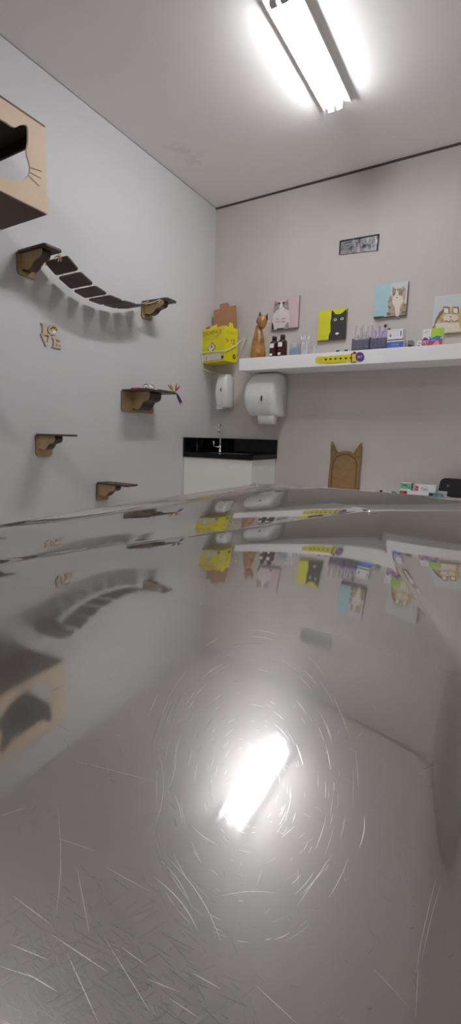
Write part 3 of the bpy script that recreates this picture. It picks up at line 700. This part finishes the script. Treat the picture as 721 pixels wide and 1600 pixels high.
# jars
def jar(px0, px1, pyt, Y, name, label, cat, fill=None, fillh=.6, lid=None, sticks=0):
    x0, x1 = xat(px0, Y), xat(px1, Y); cx, r = (x0+x1)/2, (x1-x0)/2; h = zat((px0+px1)/2, pyt, Y)-ST
    t = empty(name, (cx, Y, ST), label, cat); m = MB()
    m.loft([[Vector((cx+rr_*math.cos(k*PI/12), Y+rr_*math.sin(k*PI/12), Z+zz)) for k in range(24)] for rr_, zz in ((r*.98,0),(r,.003),(r,h),(r*.93,h),(r*.93,.004))], mGlass, caps=True); m.build('glass', t)
    if fill:
        for q in range(4):
            a = q*PI/2+.5; fx, fy_ = cx+r*.42*math.cos(a), Y+r*.42*math.sin(a)
            m = MB(); m.lathe((fx, fy_, Z+.0045), [(r*.33,0),(r*.36,.003),(r*.36,h*fillh*.9),(r*.2,h*fillh)], fill, 14); m.build('content', t)
    if sticks:
        for q in range(sticks):
            a = 2*PI*q/sticks; m = MB(); m.tube([(cx+r*.3*math.cos(a), Y+r*.3*math.sin(a), Z+.006), (cx+r*.8*math.cos(a), Y+r*.8*math.sin(a), Z+h*1.25)], .0022, mInkW, 6); m.build('swab', t)
    return t
jar(453, 468, 537, -.14, 'glass_jar', 'clear glass jar with blue vials inside, right of the amber bottles', 'jar', mBlue, .62)
jar(469, 484, 532, -.14, 'swab_jar', 'clear jar of white cotton swabs on the shelf', 'jar', mInkW, .75, sticks=5)
jar(486.5, 495, 541, -.14, 'small_vial', 'short clear glass vial standing right of the swab jar', 'vial')
for px, lab in ((529,'tiny dark screw top vial lying on the shelf edge, left one'),(542,'tiny dark screw top vial lying on the shelf edge, right one')):
    x = xat(px, -.235, 547); t = empty('tiny_vial', (x, -.235, ST), lab, 'vial', 'tiny vials on the shelf edge')
    m = MB(); m.tube([(x-.012,-.235,Z+.006),(x+.006,-.232,Z+.006)], .0058, mBlack, 10); m.build('body', t)
    m = MB(); m.tube([(x+.006,-.232,Z+.006),(x+.014,-.231,Z+.006)], .0045, mChrome, 10); m.build('cap', t)
# racks of syringes
def rack(px0, px1, pyt, name, label, tubem, rows, capmats, rnd):
    Y0, Y1 = -.20, -.10
    x0, x1 = xat(px0, Y0, 545), xat(px1, Y0, 545); h = zat((px0+px1)/2, pyt, Y0)-ST
    t = empty(name, ((x0+x1)/2, -.15, ST), label, 'rack')
    m = MB(); w_ = .002
    for a, b_ in (((x0,Y0,Z),(x1,Y1,Z+w_)), ((x0,Y0,Z),(x1,Y0+w_,Z+h*.62)), ((x0,Y1-w_,Z),(x1,Y1,Z+h*.8)), ((x0,Y0,Z),(x0+w_,Y1,Z+h*.72)), ((x1-w_,Y0,Z),(x1,Y1,Z+h*.72)), ((x0,-.151,Z),(x1,-.149,Z+h*.7))): m.box(a, b_, mTray)
    m.build('tray', t)
    m = MB(); m.box((x0+.004,Y0+.004,Z+h*.2), (x1-.004,Y0+.045,Z+h*.24), mInkW, bev=.0005); m.build('insert', t)
    for j in range(rows):
        for i in range(5):
            x = x0+(x1-x0)*(i+.5+rnd.uniform(-.15,.15))/5; y = Y0+.025+.05*j; hh = h*rnd.uniform(.9, 1.12)+(.035 if i % 2 == j % 2 else .0)
            lean = rnd.uniform(-.006,.006); s = MB()
            s.tube([(x,y,Z+.003),(x+lean*.6,y,Z+hh*.62),(x+lean*.65,y,Z+hh*.64),(x+lean,y,Z+hh*.95),(x+lean,y,Z+hh)], [.0075,.0075,.0045,.004,.007], tubem, 10)
            so = s.build('syringe', t)
            if capmats and j == rows-1 and i in capmats:
                cm = MB(); cm.tube([(x+lean,y,Z+hh),(x+lean,y,Z+hh+.014)], .0075, capmats[i], 10); cm.build('cap', so)
rk = random.Random(12)
rack(549.5, 576.5, 519, 'syringe_rack', 'smoky plastic tray of clear syringes on the shelf, left of the two', mFrost, 2, None, rk)
rack(577.5, 604, 516, 'syringe_rack', 'smoky plastic tray of lilac sample tubes on the shelf, right of the two', mLilac, 2, {4: mRedD, 3: mBlack}, rk)
# boxes on shelf
def carton(name, px0, px1, pb_, ptop, Y, dep, base, label, m_, cat='box'):
    x0, x1 = at(px0, pb_, 1, Y).x, at(px1, pb_, 1, Y).x; zt_ = at((px0+px1)/2, ptop, 1, Y).z
    t = empty(name, ((x0+x1)/2, Y+dep/2, base), label, cat)
    MB().box((x0, Y, base), (x1, Y+dep, zt_), m_, bev=.0006).build('carton', t)
    return t, Art((x0, Y, base), (x1-x0,0,0), (0,0,zt_-base), (0,-1,0)), zt_
t, A, zz = carton('glove_box', 604.8, 630.5, 541, 530, -.235, .09, Z, 'blue and white medical carton on the shelf beside the syringe racks, lower of two', mInkW)
A.rect(0,0,1,.72,mBoxB); A.rect(0,.88,1,1,mBlack); A.text('LATEX',.3,.3,.75,.52,mCyBg); A.line([(.15,.15),(.85,.15)], .03, mCyBg); A.build('front_print', t)
t, A, _ = carton('small_carton', 605.3, 629.5, 529.4, 514.5, -.23, .08, zz+.0004, 'white carton with black marks stacked on the blue and white carton', mInkW)
A.ell(.22,.42,.07,.16,mBlack,8); A.ell(.24,.46,.03,.08,mInkW,8); A.rect(.84,.3,.90,.78,mBlack); A.line([(.35,.35),(.78,.35)], .02, mGapL); A.line([(.12,.84),(.9,.84)], .02, mGapL); A.build('front_print', t)
t, A, _ = carton('dark_carton', 637, 645, 541, 532, -.18, .06, Z, 'small dark grey carton behind the blue and white carton', mTray)
A.rect(.1,.2,.9,.5,mBlack); A.build('front_print', t)
t, A, _ = carton('pet_carton', 659.5, 691, 540, 513.5, -.2, .05, Z, 'colourful lime, white and magenta pet medicine carton on the shelf', mInkW)
A.rect(.42,.48,1,1,mGreenB); A.rect(0,0,1,.42,mMag); A.poly([(.33,.62),(.45,.46),(.7,.60),(.95,.55),(.88,.38),(.4,.3)], mCyan)
A.poly([(.0,.42),(.12,.55),(.25,.5),(.34,.4)], mPurple); A.poly([(.5,.05),(.62,.22),(.72,.38),(.82,.3),(.88,.1),(.8,.02)], mOrange); A.text('PET',.05,.17,.33,.36,mInkW); A.text('vet',.45,.3,.64,.42,mCyBg); A.line([(.05,.09),(.3,.09)], .03, mOrange)
A.line([(.1,.85),(.3,.87)], .02, mGapL); A.line([(.1,.78),(.25,.79)], .02, mGapL); A.build('front_print', t)
t, A, _ = carton('tiny_carton', 652, 659, 540, 532.5, -.2, .03, Z, 'tiny white carton with dark marks, left of the lime carton', mInkW)
A.rect(.1,.1,.7,.4,mRedP); A.line([(.2,.7),(.9,.6)], .1, mBlack); A.build('front_print', t)

# ------------------------------------------------------------------ dispensers
def section(x0, x1, y0, z, e=4.0, n=40, lean=0):     # superellipse half: flat against the wall
    cx, rx = (x0+x1)/2, (x1-x0)/2; out = []
    for k in range(n+1):
        a = PI*k/n; c_, s_ = math.cos(a), math.sin(a)
        out.append(Vector((cx+rx*math.copysign(abs(c_)**(2/e), c_), -.0008+y0*abs(s_)**(2/e), z)))
    return out
def dispenser(name, label, secs, m_, e):
    t = empty(name, ((secs[0][0]+secs[0][1])/2, 0, secs[0][3]), label, 'dispenser')
    m = MB(); S = smooth_pts([(a, b_, c_) for a, b_, c_, d_ in secs], 5); Zs = smooth_pts([(d_, 0, 0) for *_, d_ in secs], 5)
    m.loft([section(s.x, s.y, s.z, z.x, e) for s, z in zip(S, Zs)], m_); m.build('cover', t); return t
sx0, sx1 = .083, .192
t = dispenser('soap_dispenser', 'white wall soap dispenser, narrower and left of the paper towel dispenser',
    [(sx0+.004,sx1,-.078,1.310),(sx0,sx1,-.09,1.34),(sx0-.004,sx1,-.104,1.395),(sx0-.002,sx1,-.105,1.45),(sx0+.008,sx1-.006,-.094,1.51),(sx0+.02,sx1-.014,-.08,1.542),(sx0+.026,sx1-.018,-.06,1.547)], mPlast, 5)
m = MB(); p = at(345.6,608.9,1,-.1065); m.prism([Vector((p.x+.0055*math.cos(2*PI*k/16), p.y, p.z+.014*math.sin(2*PI*k/16))) for k in range(16)], (0,-.0015,0), mBlack); m.build('window_slot', t)
m = MB(); m.box((sx0+.004,-.078,1.298), (sx1-.05,-.012,1.32), mPlast, bev=.004); m.build('push_lever', t)
tx0, tx1 = .372, .622
t = dispenser('towel_dispenser', 'large white rounded paper towel dispenser on the back wall under the shelf',
    [(tx0+.03,tx1-.02,-.15,1.242),(tx0+.02,tx1,-.172,1.254),(tx0+.003,tx1,-.196,1.305),(tx0-.004,tx1,-.208,1.375),(tx0+.004,tx1,-.196,1.45),(tx0+.03,tx1-.008,-.168,1.50),(tx0+.05,tx1-.022,-.145,1.524),(tx0+.06,tx1-.03,-.11,1.529)], mPlast, 6)
m = MB(); p = at(408.8,622.4,1,-.2105); m.prism([Vector((p.x+.006*math.cos(2*PI*k/16), p.y, p.z+.019*math.sin(2*PI*k/16))) for k in range(16)], (0,-.0018,0), mBlack); m.build('window_slot', t)
A = Art(at(419,632,1,-.2095), (.03,0,0), (0,0,.006), (0,-1,0)); A.text('premisse', 0,0,1,1,mGapL); A.build('logo', t)
p0, p1 = at(402,655,1,-.16), at(430,655,1,-.14)
m = MB(); m.loft([[Vector((x, y, z)) for x, y in rrect(p0.x+i_, -.165+d_, p1.x-i_, -.10, .010)] for i_, d_, z in ((0,0,1.250),(.002,.003,1.225),(.005,.008,1.196),(.012,.014,1.190))], mPlast); m.build('paper_chute', t)

# ------------------------------------------------------------------ sink cabinet
cb = empty('sink_cabinet', (.275,-.18,0), 'white sink cabinet standing in the corner under the black worktop', 'cabinet')
CX, CY = .548, -.352
m = MB(); m.box((.001,CY+.018,.08), (CX,-.001,.954), mCab); m.box((.02,CY+.05,0), (CX-.02,-.02,.08), mGap); m.build('carcass', cb)
dd = MB(); dd.box((.003,CY,.084), (CX,CY+.0175,.951), mCab, bev=.0012); do = dd.build('door', cb)
MB().box((CX-.03,CY-.02,.7), (CX-.022,CY-.0005,.78), mChrome, bev=.002).build('handle', do)
wt = empty('worktop', (.28,-.18,.955), 'black granite worktop with splashbacks along both walls', 'worktop')
m = MB(); ex = (.12,.44,-.30,-.09)
m.box((.001,-.362,.955),(.562,ex[2],.985), mGran); m.box((.001,ex[3],.955),(.562,-.001,.985), mGran)
m.box((.001,ex[2],.955),(ex[0],ex[3],.985), mGran); m.box((ex[1],ex[2],.955),(.562,ex[3],.985), mGran); m.build('slab', wt)
MB().box((.001,-.021,.9852),(.562,-.001,1.088), mGran, bev=.001).build('back_splash', wt)
MB().box((.001,-.362,.9852),(.021,-.0215,1.088), mGran, bev=.001).build('side_splash', wt)
sk = MB()
for a, b_ in (((ex[0]+.001,ex[2]+.001,.975),(ex[0]+.003,ex[3]-.001,.984)),((ex[1]-.003,ex[2]+.001,.975),(ex[1]-.001,ex[3]-.001,.984)),((ex[0]+.001,ex[2]+.001,.975),(ex[1]-.001,ex[2]+.003,.984)),((ex[0]+.001,ex[3]-.003,.975),(ex[1]-.001,ex[3]-.001,.984)),((ex[0]+.001,ex[2]+.001,.972),(ex[1]-.001,ex[3]-.001,.975))): sk.box(a, b_, mChrome)
tag(sk.build('sink_basin'), 'steel basin sunk in the black worktop', 'sink')
ft = empty('faucet', (.157,-.06,.985), 'chrome gooseneck faucet standing on the black worktop', 'faucet')
fx, fyy = at(344,706,1,-.065).x, -.065
m = MB(); m.lathe((fx,fyy,.9855), [(.017,0),(.017,.004),(.012,.008),(.010,.03),(.010,.05)], mChrome); m.build('base', ft)
pt_ = [(fx,fyy,1.03),(fx,fyy,1.10),(fx,fyy,1.16)]
for k in range(9): a = PI*k/8; pt_.append((fx+.012*(1-math.cos(a)), fyy-.03*(1-math.cos(a)), 1.165+.03*math.sin(a)))
pt_ += [(fx+.025,fyy-.062,1.145)]
m = MB(); m.tube(smooth_pts(pt_, 4), .0068, mChrome, 12); m.build('spout', ft)
m = MB(); m.tube([(fx+.025,fyy-.061,1.158),(fx+.026,fyy-.062,1.128)], .0095, mChrome, 14); m.build('aerator', ft)
m = MB(); m.tube([(fx,fyy,1.022),(fx-.05,fyy-.012,1.022)], .005, mChrome, 10); m.tube([(fx-.05,fyy-.012,1.014),(fx-.05,fyy-.012,1.066)], .0055, mChrome, 10); m.build('lever', ft)

# ------------------------------------------------------------------ desk, cat board, medicine boxes
dz = .783
dk = empty('desk', (1.9,-.3,0), 'white desk top against the back wall, just visible over the table rim', 'desk')
MB().box((.93,-.56,dz-.03),(3.0,-.002,dz), mWhite, bev=.002).build('desk_top', dk)
for x in (.95, 2.94): MB().box((x,-.54,0),(x+.03,-.01,dz-.0305), mWhite).build('leg_panel', dk)
kb = empty('cat_board', (1.05,-.03,dz), 'brown fibreboard panel with cat ears and an arch, leaning on the back wall', 'board')
def kp(pts): return [(500+x/9.01, 680+y/9.01) for x, y in pts]
ky = -.03
out = [(110,745),(118,640),(135,480),(150,335),(152,200),(163,88),(178,95),(250,243),(300,228),(360,221),(420,230),(470,252),(578,106),(594,112),(585,240),(568,380),(556,560),(545,765)]
oo = [at(*p, 1, ky) for p in kp(out)]
def low(ps): return [Vector((p.x, p.y, max(p.z, dz+.0005))) for p in ps]
oo[0].z = oo[-1].z = dz+.0005
mKb = mat('fibreboard', (142,110,66), .7, rgb2=(126,96,54), scale=30); mKd = mat('fibreboard_dark', (112,80,38), .75, var=.05, scale=30); mKl = mat('fibreboard_rim', (154,124,80), .7, var=.04, scale=30)
MB().prism(low(oo), (0,.012,0), mKb, mKd).build('panel', kb)
arc = [(160,760),(168,560),(178,430),(205,350),(265,285),(360,262),(440,285),(505,350),(522,430),(510,600),(495,780)]
ap = smooth_pts([(x, y, 0) for x, y in arc], 4)
P = low([at(*kp([(p.x, p.y)])[0], 1, ky-.001) for p in ap])
MB().tube([p for p in P if p.z > dz+.002], .0042, mKd, 6).build('arch_groove', kb)
cen = Vector((sum(p.x for p in P)/len(P), ky-.001, sum(p.z for p in P)/len(P)))
for nm, ear in (('ear_groove', [(182,150),(172,240),(168,330),(235,258)]), ('ear_groove', [(572,150),(490,255),(548,330),(562,240)])):
    pts = [at(*p, 1, ky-.0005) for p in kp(ear)]
    MB().tube(pts+[pts[0]], .0028, mKd, 6).build(nm, kb)
# medicine boxes
def mbox(name, x0, x1, y0, y1, z0_, z1_, m_, label):
    t = empty(name, ((x0+x1)/2, (y0+y1)/2, z0_), label, 'medicine box')
    MB().box((x0,y0,z0_),(x1,y1,z1_), m_, bev=.0006).build('carton', t)
    return t, Art((x0,y0,z0_),(x1-x0,0,0),(0,0,z1_-z0_),(0,-1,0))
Ym = -.15; X_ = lambda px, py=768: at(px, py, 1, Ym).x
t, A = mbox('medicine_box', X_(625), X_(671), Ym, Ym+.05, dz+.0004, .8165, mInkW, 'white and red medicine box lying on the desk under the green one')
A.rect(0,.0,.26,.95,mRedP); A.ell(.2,.7,.06,.25,mRedD,10); A.build('front_print', t)
t, A = mbox('medicine_box', X_(625), X_(642), Ym+.002, Ym+.07, .817, .8605, mInkW, 'mint green medicine box stacked on the white and red box')
A.rect(0,.22,1,1,mGreen); A.line([(.2,.72),(.65,.70)], .14, mGreenD); A.line([(.55,.5),(.9,.4)], .05, mGreenD); A.build('front_print', t)
A = Art((X_(642),Ym+.002,.817),(0,.068,0),(0,0,.0435),(1,0,0)); A.rect(.1,.1,.35,.8,mTan); A.rect(.4,0,1,1,mGreenD); A.build('side_print', t)
t, A = mbox('medicine_box', X_(648.5), X_(681), Ym+.001, Ym+.06, .817, .8575, mInkW, 'white medicine box with red square and dark letters, right of the mint green box')
A.rect(0,.1,.16,.8,mRedP); A.rect(.02,.35,.1,.55,mOrange); A.text('Trexo', .3,.22,.64,.6,mBlack); A.line([(.3,.72),(.62,.7)], .03, mGapL); A.build('front_print', t)
t, A = mbox('medicine_box', X_(672), X_(693), Ym-.01, Ym+.03, dz+.0004, .811, mTeal, 'teal medicine box with a dark end lying right of the stacked boxes')
A.rect(0,0,.28,1,mBlack); A.ell(.78,.55,.09,.2,mCyBg,8); A.build('front_print', t)
t, A = mbox('medicine_box', X_(681.5), X_(698), Ym+.032, Ym+.06, dz+.0004, .825, mGrayLab, 'plain pale grey medicine box behind the teal one')
A.line([(.1,.8),(.9,.8)], .03, mGapL); A.build('front_print', t)
def blister(px0, px1, py, Y, h, m1, m2, label):
    x0, x1 = at(px0, py, 1, Y).x, at(px1, py, 1, Y).x; t = empty('medicine_tube', ((x0+x1)/2, Y, dz), label, 'medicine')
    r = h/2; m = MB(); m.tube([(x0,Y,dz+r+.0004),(x0+(x1-x0)*.7,Y,dz+r+.0004)], r, m1, 12); m.build('body', t)
    m = MB(); m.tube([(x0+(x1-x0)*.7,Y,dz+r+.0004),(x1,Y,dz+r+.0004)], r*.8, m2, 12); m.build('cap', t)
blister(587, 598, 765, -.1, .022, mPinkBg, mBlack, 'pink medicine tube with dark cap lying on the desk, leftmost')
blister(600, 611, 766, -.1, .02, mCyBg, mGrayLab, 'pale aqua medicine tube lying between the pink and the grey one')
blister(613.5, 621, 767, -.1, .018, mTray, mGapL, 'smoky grey medicine tube lying nearest the stacked boxes')
blister(697, 708, 773, -.17, .020, mInkW, mMag, 'white medicine tube with coloured cap in front of the black screen')
blister(709, 719, 775, -.17, .018, mGrayLab, mTray, 'grey white medicine tube at the right photo edge')
mo = empty('screen', (1.78,-.07,dz), 'black round cornered screen seen from behind on the desk, right of the medicine boxes', 'screen')
sx, ex_ = at(686,765,1,-.08).x, at(686,765,1,-.08).x+.34
out = [(sx-.012, dz+.002), (sx, dz+.06), (sx+.004, dz+.095), (sx+.012, dz+.11), (sx+.028, dz+.117), (ex_-.02, dz+.117), (ex_-.004, dz+.108), (ex_, dz+.09), (ex_+.008, dz+.002)]
MB().prism([(x, -.08, z) for x, z in out], (0,.014,0), mScreen).build('shell', mo)
p = at(700.5,759,1,-.0805); MB().prism([Vector((p.x+.0045*math.cos(2*PI*k/12), -.0803, p.z+.0055*math.sin(2*PI*k/12))) for k in range(12)], (0,-.0008,0), mGapL).build('round_badge', mo)

# ------------------------------------------------------------------ ambient
w = bpy.data.worlds.new('world'); sc.world = w; w.use_nodes = True
w.node_tree.nodes['Background'].inputs[0].default_value = (.5,.5,.52,1); w.node_tree.nodes['Background'].inputs[1].default_value = .3
sc.cycles.max_bounces = 16; sc.cycles.diffuse_bounces = 8; sc.cycles.glossy_bounces = 6
